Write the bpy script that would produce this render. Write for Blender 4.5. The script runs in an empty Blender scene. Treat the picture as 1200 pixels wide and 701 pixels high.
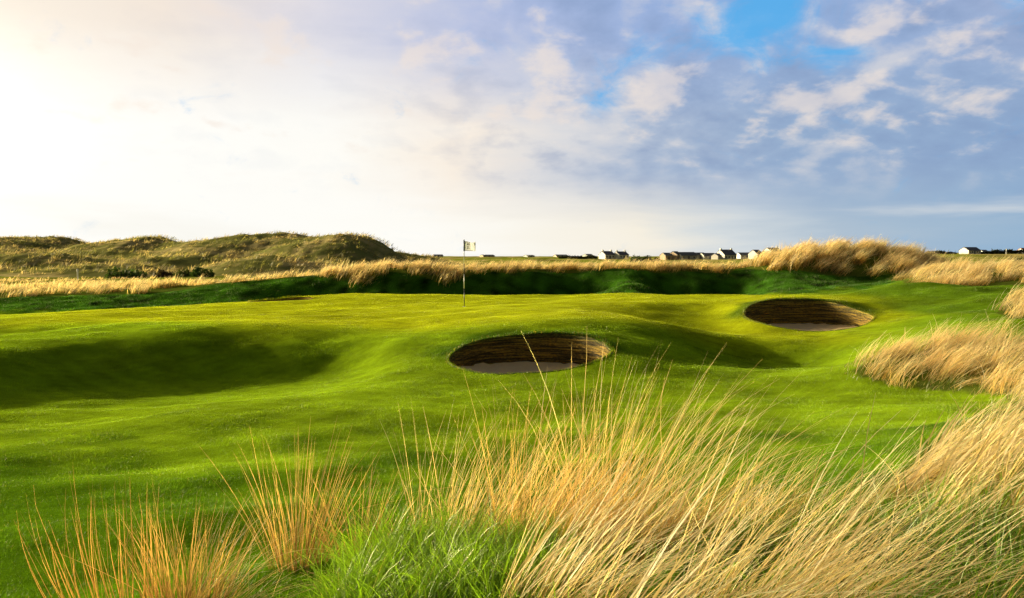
import bpy, math, random
import numpy as np
from mathutils import Vector

R = np.random.default_rng(11)
random.seed(5)
SC = bpy.context.scene
COL = SC.collection
CAMH = 3.0                      # camera height above the datum; heights below are given relative to the eye
F = 1000.0                      # focal length in photo pixels (photo 1200 x 701)
PITCH = math.atan(54.5 / F)
SUN_AZ, SUN_EL = math.radians(-65), math.radians(13.5)   # azimuth from +Y towards +X
WIND = 0.0

def P(px, py, Y):
    """a spot measured in the photo, at distance Y -> X, Y, height relative to the eye"""
    dx, dv = (px - 600) / F, (350.5 - py) / F
    y, z = math.cos(PITCH) + dv * math.sin(PITCH), -math.sin(PITCH) + dv * math.cos(PITCH)
    return (dx / y * Y, Y, z / y * Y)

# ---------------------------------------------------------------- helpers
def smooth(a, b, x):
    t = np.clip((x - a) / (b - a), 0, 1)
    return t * t * (3 - 2 * t)

def waves(seed, n, lam):
    r = np.random.default_rng(seed)
    th = r.uniform(0, 2 * np.pi, n); l = lam * r.uniform(.6, 1.6, n)
    return np.cos(th) * 2 * np.pi / l, np.sin(th) * 2 * np.pi / l, r.uniform(0, 6.28, n)

def wnoise(x, y, seed, lam, n=9):
    kx, ky, ph = waves(seed, n, lam)
    s = np.zeros_like(np.asarray(x, float))
    for a, b, c in zip(kx, ky, ph): s = s + np.sin(a * x + b * y + c)
    return s / math.sqrt(n / 2)

def inpoly(x, y, poly):
    poly = np.asarray(poly, float); ins = np.zeros(x.shape, bool)
    n = len(poly)
    for i in range(n):
        x0, y0 = poly[i]; x1, y1 = poly[(i + 1) % n]
        if y0 == y1: continue
        c = ((y0 > y) != (y1 > y)) & (x < (x1 - x0) * (y - y0) / (y1 - y0) + x0)
        ins ^= c
    return ins

def link(o, parent=None):
    COL.objects.link(o)
    if parent is not None: o.parent = parent
    return o

def tag(o, label=None, cat=None, group=None, kind=None):
    if label: o['label'] = label
    if cat: o['category'] = cat
    if group: o['group'] = group
    if kind: o['kind'] = kind
    return o

def empty(name, loc, rz=0):
    o = bpy.data.objects.new(name, None); o.empty_display_size = .3
    o.location = loc; o.rotation_euler = (0, 0, rz)
    return link(o)

def mesh_np(name, V, Fc, mat, parent=None, col=None, smooth_=True):
    """one mesh object from arrays; Fc is (M,3) or (M,4)"""
    V = np.ascontiguousarray(V, np.float32); Fc = np.ascontiguousarray(Fc, np.int32)
    me = bpy.data.meshes.new(name); k = Fc.shape[1]
    me.vertices.add(len(V)); me.vertices.foreach_set('co', V.ravel())
    me.loops.add(Fc.size); me.loops.foreach_set('vertex_index', Fc.ravel())
    me.polygons.add(len(Fc))
    me.polygons.foreach_set('loop_start', np.arange(0, Fc.size, k, dtype=np.int32))
    me.polygons.foreach_set('loop_total', np.full(len(Fc), k, np.int32))
    me.polygons.foreach_set('use_smooth', np.full(len(Fc), smooth_, bool))
    if col is not None:
        a = me.color_attributes.new('Col', 'FLOAT_COLOR', 'POINT')
        c = np.ones((len(V), 4), np.float32); c[:, :3] = np.clip(col, 0, 1)
        a.data.foreach_set('color', c.ravel())
    me.update(calc_edges=True)
    me.materials.append(mat)
    return link(bpy.data.objects.new(name, me), parent)

class MB:
    """collects boxes, prisms and tubes; build() links them as one mesh"""
    def __init__(s): s.v = []; s.f = []
    def poly(s, pts, faces):
        b = len(s.v); s.v += [tuple(p) for p in pts]; s.f += [tuple(b + i for i in f) for f in faces]
    def box(s, x0, x1, y0, y1, z0, z1):
        s.poly([(x0,y0,z0),(x1,y0,z0),(x1,y1,z0),(x0,y1,z0),(x0,y0,z1),(x1,y0,z1),(x1,y1,z1),(x0,y1,z1)],
               [(3,2,1,0),(4,5,6,7),(0,1,5,4),(1,2,6,5),(2,3,7,6),(3,0,4,7)])
    def tube(s, x, y, zr, n=12):
        b = len(s.v)
        for z, r in zr:
            for i in range(n):
                a = 2 * math.pi * i / n; s.v.append((x + r * math.cos(a), y + r * math.sin(a), z))
        for k in range(len(zr) - 1):
            for i in range(n):
                j = (i + 1) % n; s.f.append((b+k*n+i, b+k*n+j, b+(k+1)*n+j, b+(k+1)*n+i))
        s.f.append(tuple(b + i for i in range(n))[::-1]); s.f.append(tuple(b + (len(zr)-1)*n + i for i in range(n)))
    def build(s, name, mat, parent=None, smooth_=False):
        me = bpy.data.meshes.new(name); me.from_pydata(s.v, [], s.f); me.update()
        if smooth_:
            for p in me.polygons: p.use_smooth = True
        me.materials.append(mat)
        return link(bpy.data.objects.new(name, me), parent)

# ---------------------------------------------------------------- materials
class NT:
    def __init__(s, tree): s.t = tree; s.n = tree.nodes; s.l = tree.links
    def new(s, typ, **kw):
        n = s.n.new(typ)
        for k, v in kw.items(): setattr(n, k, v)
        return n
    def put(s, sock, v):
        if isinstance(v, bpy.types.NodeSocket): s.l.new(v, sock)
        else: sock.default_value = v
    def math(s, op, a, b=None, c=None, clamp=False):
        n = s.new('ShaderNodeMath', operation=op, use_clamp=clamp)
        s.put(n.inputs[0], a)
        if b is not None: s.put(n.inputs[1], b)
        if c is not None: s.put(n.inputs[2], c)
        return n.outputs[0]
    def mix(s, f, a, b, mode='MIX'):
        n = s.new('ShaderNodeMix', data_type='RGBA', blend_type=mode); n.clamp_factor = True
        s.put(n.inputs[0], f)
        s.put(n.inputs[6], a if isinstance(a, bpy.types.NodeSocket) else (*a, 1)); s.put(n.inputs[7], b if isinstance(b, bpy.types.NodeSocket) else (*b, 1))
        return n.outputs[2]
    def noise(s, vec, scale, detail=3, rough=.55, dist=0.0):
        n = s.new('ShaderNodeTexNoise'); s.put(n.inputs['Vector'], vec)
        n.inputs['Scale'].default_value = scale; n.inputs['Detail'].default_value = detail
        n.inputs['Roughness'].default_value = rough; n.inputs['Distortion'].default_value = dist
        return n.outputs[0]
    def ss(s, x, a, b):
        n = s.new('ShaderNodeMapRange', interpolation_type='SMOOTHSTEP'); s.put(n.inputs[0], x)
        n.inputs[1].default_value = a; n.inputs[2].default_value = b
        return n.outputs[0]
    def ramp(s, f, stops, interp='LINEAR'):
        n = s.new('ShaderNodeValToRGB'); s.put(n.inputs[0], f); cr = n.color_ramp; cr.interpolation = interp
        while len(cr.elements) < len(stops): cr.elements.new(.5)
        for e, (p, c) in zip(cr.elements, stops): e.position = p; e.color = (*c, 1)
        return n.outputs[0]
    def scale(s, vec, sc):
        n = s.new('ShaderNodeMapping'); s.put(n.inputs[0], vec); n.inputs['Scale'].default_value = sc
        return n.outputs[0]

def new_mat(name):
    m = bpy.data.materials.new(name); m.use_nodes = True; m.node_tree.nodes.clear()
    t = NT(m.node_tree); out = t.new('ShaderNodeOutputMaterial')
    return m, t, out

def mat_blade(name, trans=.4, boost=1.25, gloss=.05, tcol=(1.0, 1.0, .55)):
    m, t, out = new_mat(name)
    a = t.new('ShaderNodeAttribute', attribute_name='Col').outputs[0]
    d = t.new('ShaderNodeBsdfDiffuse'); t.put(d.inputs[0], a)
    tr = t.new('ShaderNodeBsdfTranslucent'); t.put(tr.inputs[0], t.mix(1, a, tuple(c * boost for c in tcol), 'MULTIPLY'))
    mx = t.new('ShaderNodeMixShader'); mx.inputs[0].default_value = trans
    t.l.new(d.outputs[0], mx.inputs[1]); t.l.new(tr.outputs[0], mx.inputs[2])
    g = t.new('ShaderNodeBsdfGlossy'); g.inputs['Roughness'].default_value = .45; g.inputs[0].default_value = (1, .95, .8, 1)
    m2 = t.new('ShaderNodeMixShader'); m2.inputs[0].default_value = gloss
    t.l.new(mx.outputs[0], m2.inputs[1]); t.l.new(g.outputs[0], m2.inputs[2]); t.l.new(m2.outputs[0], out.inputs[0])
    return m

def mat_plain(name, rgb, rough=.7, var=.15, scale=3.0, bump=0.0):
    m, t, out = new_mat(name)
    p = t.new('ShaderNodeBsdfPrincipled'); p.inputs['Roughness'].default_value = rough
    co = t.new('ShaderNodeTexCoord').outputs['Object']
    n = t.noise(co, scale, 5)
    t.put(p.inputs['Base Color'], t.mix(n, tuple(c * (1 - var) for c in rgb), tuple(min(1, c * (1 + var)) for c in rgb)))
    if bump:
        b = t.new('ShaderNodeBump'); b.inputs['Strength'].default_value = bump; b.inputs['Distance'].default_value = .05
        t.l.new(t.noise(co, scale * 4, 4), b.inputs['Height']); t.l.new(b.outputs[0], p.inputs['Normal'])
    t.l.new(p.outputs[0], out.inputs[0])
    return m

def mat_ground():
    m, t, out = new_mat('turf_ground')
    a = t.new('ShaderNodeAttribute', attribute_name='Col').outputs[0]
    pos = t.new('ShaderNodeNewGeometry').outputs['Position']
    n1 = t.noise(pos, .35, 5); n2 = t.noise(pos, 6, 4, .7); n3 = t.noise(pos, 45, 3, .7)
    v = t.math('MULTIPLY_ADD', n1, .5, .75)
    v = t.math('MULTIPLY', v, t.math('MULTIPLY_ADD', n2, .55, .72))
    v = t.math('MULTIPLY', v, t.math('MULTIPLY_ADD', n3, .9, .55))
    vc = t.new('ShaderNodeCombineColor')
    for i in range(3): t.l.new(v, vc.inputs[i])
    c = t.mix(1, a, vc.outputs[0], 'MULTIPLY')
    d = t.new('ShaderNodeBsdfDiffuse'); t.l.new(c, d.inputs[0])
    h = t.math('ADD', t.math('MULTIPLY', n2, .09), t.math('MULTIPLY', n3, .03))
    b = t.new('ShaderNodeBump'); b.inputs['Strength'].default_value = .35; b.inputs['Distance'].default_value = 1.0
    t.l.new(h, b.inputs['Height']); t.l.new(b.outputs[0], d.inputs['Normal'])
    t.l.new(d.outputs[0], out.inputs[0])
    return m

def mat_sod():
    m, t, out = new_mat('sod_wall')
    pos = t.new('ShaderNodeNewGeometry').outputs['Position']
    a = t.new('ShaderNodeAttribute', attribute_name='Col').outputs[0]
    n = t.noise(t.scale(pos, (1, 1, 3)), 16, 5, .6)
    s = t.noise(t.scale(pos, (.6, .6, 16)), 1.5, 4, .6)
    c = t.ramp(t.math('MULTIPLY_ADD', s, .65, t.math('MULTIPLY', n, .35)), [(.36, (.030, .024, .008)), (.48, (.13, .09, .017)), (.57, (.50, .32, .045)), (.70, (.17, .17, .02))])
    c = t.mix(1, c, a, 'MULTIPLY')
    p = t.new('ShaderNodeBsdfPrincipled'); p.inputs['Roughness'].default_value = .9; t.l.new(c, p.inputs['Base Color'])
    b = t.new('ShaderNodeBump'); b.inputs['Strength'].default_value = .9; b.inputs['Distance'].default_value = .06
    t.l.new(t.noise(pos, 22, 5, .7), b.inputs['Height']); t.l.new(b.outputs[0], p.inputs['Normal'])
    t.l.new(p.outputs[0], out.inputs[0])
    return m

M_GROUND = mat_ground()
M_TURF = mat_blade('turf_blades', .45, 1.5, .03, (1.0, 1.0, .4))
M_STRAW = mat_blade('straw_blades', .55, 1.3, .03, (1.0, .9, .6))
M_GREENB = mat_blade('green_blades', .45, 1.6, .06, (1.0, 1.0, .35))
M_LEAF = mat_blade('leaf_clumps', .2, 1.2, .02)
M_SOD = mat_sod()
M_SAND = mat_plain('bunker_sand', (.99, .68, .36), .95, .12, 9, .5)
M_WHITE = mat_plain('white_render', (.80, .78, .72), .8, .05, .8)
M_CREAM = mat_plain('tan_stone', (.52, .40, .28), .9, .25, 2.5)
M_GREYW = mat_plain('grey_green_cladding', (.46, .48, .44), .85, .1, 1)
M_SLATE = mat_plain('slate_roof', (.10, .10, .14), .6, .25, 3)
M_DARKROOF = mat_plain('dark_sheet_roof', (.13, .135, .145), .7, .25, 2)
M_GREYROOF = mat_plain('grey_roof', (.22, .23, .26), .7, .15, 2)
M_REDROOF = mat_plain('rust_red_roof', (.30, .07, .05), .7, .2, 2)
M_GLASS = mat_plain('dark_window_glass', (.05, .06, .09), .15, .1, 2)
M_DOOR = mat_plain('painted_door', (.10, .11, .16), .5, .1, 2)
M_POLEW = mat_plain('white_pole_paint', (.82, .82, .78), .4, .03, 20)
M_POLEB = mat_plain('black_pole_paint', (.02, .02, .022), .4, .05, 20)
M_PRINT = mat_plain('grey_flag_print', (.30, .30, .31), .8, .05, 20)
m, t, out = new_mat('flag_cloth')
d = t.new('ShaderNodeBsdfDiffuse'); d.inputs[0].default_value = (.88, .90, .95, 1)
tr = t.new('ShaderNodeBsdfTranslucent'); tr.inputs[0].default_value = (.85, .86, .90, 1)
mx = t.new('ShaderNodeMixShader'); mx.inputs[0].default_value = .45
t.l.new(d.outputs[0], mx.inputs[1]); t.l.new(tr.outputs[0], mx.inputs[2]); t.l.new(mx.outputs[0], out.inputs[0])
M_FLAG = m

# ---------------------------------------------------------------- the land
BUNK = [(.39, 18.35, 1.74, 1.62), (9.42, 27.2, 2.02, 1.85), (-8.95, 33.0, 1.25, 1.05)]   # centre X, Y, half widths

CP = []
def cp(*pts):
    for p in pts: CP.append(P(*p))
def xyz(*pts):
    for p in pts: CP.append(p)
# ground by the camera and the near rough
xyz((0,0,-1.65),(-3,0,-1.75),(4,0,-1.5),(0,-6,-1.6),(-8,-6,-1.8),(8,-6,-1.2),(-8,1,-2.0),(9,1,-1.1),(-2.6,4,-1.92),(-1,4,-1.83),(.5,4,-1.75),
    (2,4,-1.68),(3.5,4,-1.55),(0,5.4,-1.88),(1.5,5.6,-1.84),(3,6,-1.78),(4.6,6.4,-1.6),(5.6,8.2,-1.66),(4.2,8,-1.88),(2.4,7.2,-2.08),(7.5,10,-1.4),(9,7,-1.1))
# lower fairway
cp((0,690,5.6),(60,640,6.4),(300,600,7.0),(0,575,8.2),(250,560,9),(480,560,9),(600,560,9.2),(760,545,9.6),(0,520,11),(200,515,11.3),(420,510,11.6),(620,505,12),
   (800,500,12),(950,500,11.6),(250,474,14.0),(430,465,14.5),(620,465,14.6),(780,462,15.2),(900,462,15.2),(1040,478,12.6),(1120,492,11.0))
# left hollow: crest above, bank, floor
cp((-200,445,14.2),(-100,430,15.7),(0,417,17.4),(60,406,18.7),(130,397,19.7),(200,392,20.2),(270,390,20.9),(340,390,21.1),(400,392,21.3),(448,406,19.5))
cp((-200,480,13.0),(-100,464,14.5),(0,451,16.1),(60,447,16.9),(130,444,17.8),(200,444,18.2),(270,445,18.6),(340,444,18.8),(400,438,19.0),(425,430,19.0))
cp((200,416,19.3),(270,416,19.6),(340,417,19.8),(400,414,20.1),(60,426,17.9))
# green: front slope, surface, far edge
cp((0,398,20.5),(120,380,23),(250,375,24.5),(400,374,25),(480,385,22.5),(300,366,27.5),(440,362,28.5),(544,359,29),(620,357,29),(700,356,29),
   (600,366,25),(520,370,25.0),(0,378,24),(60,370,26),(150,362,29),(240,357,31),(400,345,36),(470,345,36),(540,346,36),(620,346,36),(720,344,36),(400,352,32),(660,350,33),(560,350,33))
# crest and bank round the front bunker
cp((640,373,22.4),(700,371,22.6),(580,377,22),(545,386,20.8),(520,388,21.0),(490,392,20.8),(455,400,20.0),(470,417,19.0),(500,418,19.0),(470,428,17.8),(512,408,19.2),(760,380,22),(500,425,17.8),(520,445,16.4))
for (px, py, Y) in ((527,424,18.2),(560,402,19.4),(630,389,20.05),(690,395,19.4),(717,409,18.3),(690,425,17.4),(600,440,16.7),(550,437,17.0),(660,436,16.9)): cp((px,py,Y))
cp((740,412,18.6),(760,440,16.4))
# swale between green and the far bunker, ridge in front, hollow before it
cp((760,359,28.5),(800,356,30),(850,350,32.5),(770,378,26.3),(820,386,26.2),(870,391,25.6),(740,371,25.6),
   (800,388,22.6),(850,393,23),(920,399,23.2),(985,404,22.6),(1030,402,21.5))
cp((800,404,21.0),(850,416,21.3),(910,422,21.7),(965,424,21.2),(1000,422,20.4),(850,430,18.8),(930,433,19.0),(990,433,18.4),(780,424,18.6))
# far bunker rim, crest behind it
for (px, py, Y) in ((872,369,27.3),(900,354,28.6),(945,350.5,29.1),(990,354,28.6),(1018,367,27.4),(990,381,26.1),(930,388,25.4),(890,381,26.0)): cp((px,py,Y))
cp((850,346,33),(900,346.5,32),(950,347.5,31.6),(1000,347,31.6),(1040,339,33),(1085,330,34),(850,372,28),(1040,366,27.4))
# right slope
cp((1060,358,29),(1110,344,30.5),(1180,344,30.5),(1060,384,24),(1110,368,25),(1180,366,25),(1110,382,21.5),(1180,376,21.5),(1250,350,26),(1300,340,30),(1350,380,20))
# right middle bank
cp((1000,441,15.8),(1060,452,15.0),(1110,462,14.3),(1150,470,13.3),(1030,416,17.4),(1090,410,17.6),(1150,408,17.6),(1220,406,17.2),(1150,388,20),(1060,394,20),(1200,440,14.4),(1200,480,11.4),(1300,420,14))
# berm behind the green: foot (hidden), top, back
for px in (340,400,470,540,620,700,780,850): xyz(P(px,358,40)); xyz(P(px,355,42.8))
cp((340,327,45.2),(400,323,45.3),(440,318,45.4),(480,315,45.5),(540,318,45.5),(620,317,45.5),(700,317,45.5),(740,316,45.5),(800,317,45.5),(870,316,45.8))
cp((728,321,44.4),(735,328,42.6),(740,335,41),(742,341,39.6),(695,344,41.6),(785,344,41.6),(905,333,42),(915,341,39.8),(600,341,43.2),(560,332,44),(640,333,44.2),(820,335,43.5),(480,338,43.5))
cp((0,372,37),(100,370,37),(200,367,37.5),(280,362,38.5),(0,351,42.5),(60,350,42.5),(130,347,43),(200,342,44),(270,333,45),(0,342,47),(150,338,48))
# mound right, bank far right
cp((930,324,43.3),(1000,329,43),(1050,329,42),(900,344,39),(960,346,38),(905,307,46.5),(930,301,46.5),(965,297,46.5),(1000,295,46.5),(1035,296,46.5),(1060,302,46),(1085,311,45.5))
cp((1090,336,35),(1140,336,34),(1190,333,34),(1090,322,38.5),(1140,317,39.5),(1190,315,40),(1250,314,40),(1320,318,38))
for px, py, Y in ((340,327,45.2),(440,318,45.4),(540,318,45.5),(620,317,45.5),(700,317,45.5),(780,317,45.5),(870,316,45.8),(930,301,46.5),(1000,295,46.5),(1060,302,46),(1130,317,40)):
    q = P(px, py, Y); xyz((q[0] * 1.03, Y + 2.2, q[2] - .06), (q[0] * 1.06, Y + 5, q[2] - .35 - .12 * max(0, q[2] + 1.2)))
for px in (1000,1060,930): xyz(P(px,318,54))
for px in (-100,0,150,300,450,600,750,870,1140,1250): xyz(P(px,332 if px<400 else 330,58))
for px in (-300,1500): cp((px,372,28),(px,345,45))
cp((-300,420,17),(-300,560,9),(1500,480,9))
CP = np.array(CP)

def tps_fit(P_, lam=.004):
    x = P_[:, :2] / 10; z = P_[:, 2]; n = len(x)
    r2 = ((x[:, None] - x[None]) ** 2).sum(-1); K = .5 * r2 * np.log(r2 + 1e-12)
    A = np.zeros((n + 3, n + 3)); A[:n, :n] = K + lam * np.eye(n); A[:n, n] = 1; A[:n, n+1:] = x; A[n, :n] = 1; A[n+1:, :n] = x.T
    return x, np.linalg.solve(A, np.concatenate([z, [0, 0, 0]]))
TX, TW = tps_fit(CP)
def tps(X, Y):
    x = X / 10; y = Y / 10; o = np.full(x.shape, TW[-3]) + TW[-2] * x + TW[-1] * y
    for (a, b), w in zip(TX, TW[:-3]):
        r2 = (x - a) ** 2 + (y - b) ** 2; o += w * .5 * r2 * np.log(r2 + 1e-12)
    return o

def far_z(X, Y):
    z = -2.75 - .35 * smooth(80, 220, Y)
    s = X / np.maximum(Y, 20)
    z = z + 2.35 * smooth(.33, .47, s) * smooth(70, 330, Y) - 1.5 * smooth(500, 900, Y)*smooth(.2,.4,s)
    z = z - np.maximum(0, Y - 680) * .0046 * (1 - smooth(.28, .40, s))
    z = z + .10 * wnoise(X, Y, 3, 45) * smooth(50, 90, Y) + .06 * wnoise(X, Y, 4, 14) * smooth(46, 60, Y)
    return z

def axis(a0, a1, step, far, g=1.09):
    c = list(np.arange(a0, a1 + 1e-6, step)); s = step; v = c[-1]; hi = []
    while v < far: s *= g; v += s; hi.append(v)
    s = step; v = a0; lo = []
    lim = -far if a0 < -5 else -40
    while v > lim: s *= g; v -= s; lo.append(v)
    return np.array(lo[::-1] + c + hi)
GX = axis(-20, 23, .13, 6000); GY = axis(1, 50, .13, 9000)
XX, YY = np.meshgrid(GX, GY)
inside = (np.abs(XX) < 45) & (YY < 66) & (YY > -14)
ZZ = far_z(XX, YY)
w = smooth(66, 52, YY) * smooth(42, 30, np.abs(XX)) * smooth(-14, -6, YY)
zt = np.zeros_like(ZZ); zt[inside] = tps(XX[inside], YY[inside])
ZZ = np.where(w > 0, ZZ * (1 - w) + zt * w, ZZ)
fw = smooth(1.0, 1.2, np.hypot((XX + 2.5) / 15, (YY - 29.5) / 7.5))
ZZ += w * ((.011 + .008 * fw) * wnoise(XX * .7, YY, 8, 2.4) + (.003 + .003 * fw) * wnoise(XX, YY, 9, .9)) + CAMH
def gz(x, y):
    x = np.asarray(x, float); y = np.asarray(y, float)
    i = np.clip(np.searchsorted(GX, x) - 1, 0, len(GX) - 2); j = np.clip(np.searchsorted(GY, y) - 1, 0, len(GY) - 2)
    u = (x - GX[i]) / (GX[i+1] - GX[i]); v = (y - GY[j]) / (GY[j+1] - GY[j])
    return (ZZ[j, i] * (1-u) + ZZ[j, i+1] * u) * (1-v) + (ZZ[j+1, i] * (1-u) + ZZ[j+1, i+1] * u) * v

def W(px, py, Y): return P(px, py, Y)[:2]
# regions of long grass on the ground plan
A_RMID = [(6.35,15.9),(6.9,14.9),(7.6,14.3),(7.9,13.2),(7.0,11.6),(8.5,10.2),(14,12),(14,17.2),(9.8,17.6),(7.6,17.4)]
A_FORE = [(-.95,4.75),(-.2,5.7),(.8,6.0),(1.6,6.3),(2.6,6.9),(3.6,7.8),(4.6,8.9),(6.6,11.3),(8.5,10.6),(9,3),(-.4,3),(-1.2,3.6)]
A_RBACK = [W(1080,0,35), W(1115,0,34.2), W(1200,0,33.6), W(1330,0,33), W(1330,0,43), W(1060,0,43.5), W(1055,0,40.5)]
A_REDGE = [W(1175,0,24.5), W(1196,0,22.2), W(1330,0,22), W(1330,0,29), W(1200,0,28)]
A_MOUND = [W(868,0,46.2), W(905,0,44.9), W(940,0,44.2), W(985,0,43.5), W(1030,0,43.3), W(1060,0,43.3), W(1090,0,43.5), W(1120,0,50), W(1000,0,52), W(870,0,51)]
A_BERM = [W(375,0,45.2), W(425,0,44.3), W(455,0,45.3), W(490,0,44.5), W(522,0,44.1), W(552,0,44.9), W(565,0,45.4), W(600,0,45.0), W(640,0,45.8), W(700,0,45.6), W(770,0,45.3), W(860,0,45.4), W(885,0,49), W(375,0,50)]
A_LEFT = [W(-80,0,43.0), W(60,0,43.3), W(140,0,43.6), W(205,0,44.4), W(280,0,45.6), W(380,0,46), W(380,0,50), W(180,0,49), W(100,0,52), W(-80,0,50)]
LONG = [A_RMID, A_FORE, A_RBACK, A_REDGE, A_MOUND, A_BERM, A_LEFT]

GREEN_C, FAIR_C, ROUGH_C, BERM_C = np.array([.41,.47,.009]), np.array([.222,.350,.009]), np.array([.11,.235,.009]), np.array([.042,.125,.008])
STRAW_C, OLIVE_C = np.array([.46,.31,.115]), np.array([.20,.17,.040])
def turf_col(X, Y):
    n = wnoise(X, Y, 21, 5); n2 = wnoise(X, Y, 22, 1.6)
    g = smooth(1.25, .85, np.hypot((X + 2.5) / 15, (Y - 29.5) / 7.5) + .05 * n)
    c = FAIR_C + (GREEN_C - FAIR_C) * g[..., None]
    rough = np.clip(smooth(37.2, 39.5, Y + .4 * n2), 0, 1)
    # longer green collar round the bunkers and the grassy right slope
    for bx, by, ra, rb in BUNK[:2]:
        q = np.hypot((X - bx) / ra, (Y - by) / rb); rough = np.maximum(rough, .75 * smooth(1.5, 1.08, q + .06 * n2) * smooth(by - .6, by + .6, Y))
    rr = smooth(11.2, 14, X + .5 * n) * smooth(13, 16, Y); rough = np.maximum(rough, .6 * rr)
    c = c + (BERM_C - c) * rough[..., None]
    near = smooth(13.5, 8, Y + .5 * n + .6 * n2 + .1 * np.abs(X)); c = c * (1 - near[..., None] * np.array([.60, .45, .4]))  # foreground shade put into the turf colour: nearest fairway darkened
    pat = .07 * n + .07 * n2 + .07 * wnoise(X * .6, Y, 23, .45, 12) + .06 * wnoise(X * .7, Y, 24, .16, 14)
    pat = pat + smooth(37, 40, Y) * (.22 * wnoise(X, Y * .6, 25, .8, 12) + .15 * wnoise(X, Y * .6, 26, 3.0))
    return np.clip(c * (1 + pat[..., None]) , .002, 1)
def ground_col(X, Y):
    c = turf_col(X, Y)
    for A in LONG:
        k = inpoly(X, Y, A); c[k] = np.array([.10,.135,.018])
    far = smooth(47, 54, Y)
    n = wnoise(X, Y, 31, 30) * .5 + wnoise(X, Y * 2.5, 32, 60) * .5 + .35 * wnoise(X, Y, 33, 7)
    fc = np.array([.25,.30,.03]) + (np.array([.50,.40,.15]) - np.array([.25,.30,.03])) * smooth(-.3, .9, n)[..., None]
    fc = fc * (1 - .45 * smooth(.4, 1.2, wnoise(X, Y * 3, 35, 40))[..., None])
    return c + (fc - c) * far[..., None]

# bunkers cut out of the sheet, the cut pulled onto their rims
V = np.stack([XX, YY, ZZ], -1).reshape(-1, 3); nx, ny = len(GX), len(GY)
idx = np.arange(nx * ny).reshape(ny, nx)
Q = np.stack([idx[:-1, :-1], idx[:-1, 1:], idx[1:, 1:], idx[1:, :-1]], -1).reshape(-1, 4)
def rimwob(bi, th):
    r = np.random.default_rng(100 + bi); s = 0
    for k in range(2, 7): s = s + r.normal() * .016 / k * 2 * np.sin(k * th + r.uniform(0, 6.28))
    return 1 + s
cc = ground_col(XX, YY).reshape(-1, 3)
keep = np.ones(len(Q), bool)
for bi, (bx, by, ra, rb) in enumerate(BUNK):
    th = np.arctan2((V[:, 1] - by) / rb, (V[:, 0] - bx) / ra)
    rho = np.hypot((V[:, 0] - bx) / ra, (V[:, 1] - by) / rb) / rimwob(bi, th)
    fin = (rho[Q] < 1).all(1); keep &= ~fin
    used = np.zeros(len(V), bool); used[Q[~fin].ravel()] = True
    sn = used & (rho < 1.0)
    k = rimwob(bi, th[sn]); V[sn, 0] = bx + ra * np.cos(th[sn]) * k; V[sn, 1] = by + rb * np.sin(th[sn]) * k
    V[sn, 2] = gz(V[sn, 0], V[sn, 1])
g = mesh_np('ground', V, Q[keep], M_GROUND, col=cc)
tag(g, kind='structure')

def blades(name, base, L, wd, ang, yaw, bend, croot, ctip, mat, nseg=4, parent=None, origin=(0, 0, 0), tipw=.12, face=None):
    """curved tapering blades: base (N,3), length, width, start lean, lean direction, added lean towards the tip"""
    N = len(base); T = np.linspace(0, 1, nseg + 1)
    pos = np.array(base, float); out_ = np.zeros((N, nseg + 1, 2, 3)); col = np.zeros((N, nseg + 1, 2, 3))
    dx, dy = np.cos(yaw), np.sin(yaw)
    if face is None: face = R.uniform(0, 2 * np.pi, N)
    kk = np.where(R.random(N) < (.08 if nseg >= 6 else 0), R.normal(0, .55, N), 0); ki = R.integers(2, max(3, nseg), N)
    for i, t_ in enumerate(T):
        a = ang + bend * t_ ** 1.4 + np.where(i > ki, kk, 0)
        if i:
            pos = pos + np.stack([np.sin(a) * dx, np.sin(a) * dy, np.cos(a)], -1) * (L / nseg)[:, None]
        # width vector: across the lean direction mixed with a random facing
        wx, wy = -dy * .25 + np.cos(face) * .9, dx * .25 + np.sin(face) * .9
        hw = .5 * wd * ((1 - t_) ** .7 * (1 - tipw) + tipw) * (.6 + .4 * min(1, t_ * 4))
        off = np.stack([wx * hw, wy * hw, .25 * np.sin(face) * hw], -1)
        out_[:, i, 0] = pos - off; out_[:, i, 1] = pos + off
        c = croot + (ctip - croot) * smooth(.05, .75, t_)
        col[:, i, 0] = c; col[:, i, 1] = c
    V_ = out_.reshape(-1, 3) - np.array(origin); s = (nseg + 1) * 2
    b = (np.arange(N) * s)[:, None]; q = np.arange(nseg) * 2
    F_ = np.stack([b + q, b + q + 1, b + q + 3, b + q + 2], -1).reshape(-1, 4)
    return mesh_np(name, V_, F_, mat, parent, col.reshape(-1, 3))

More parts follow.
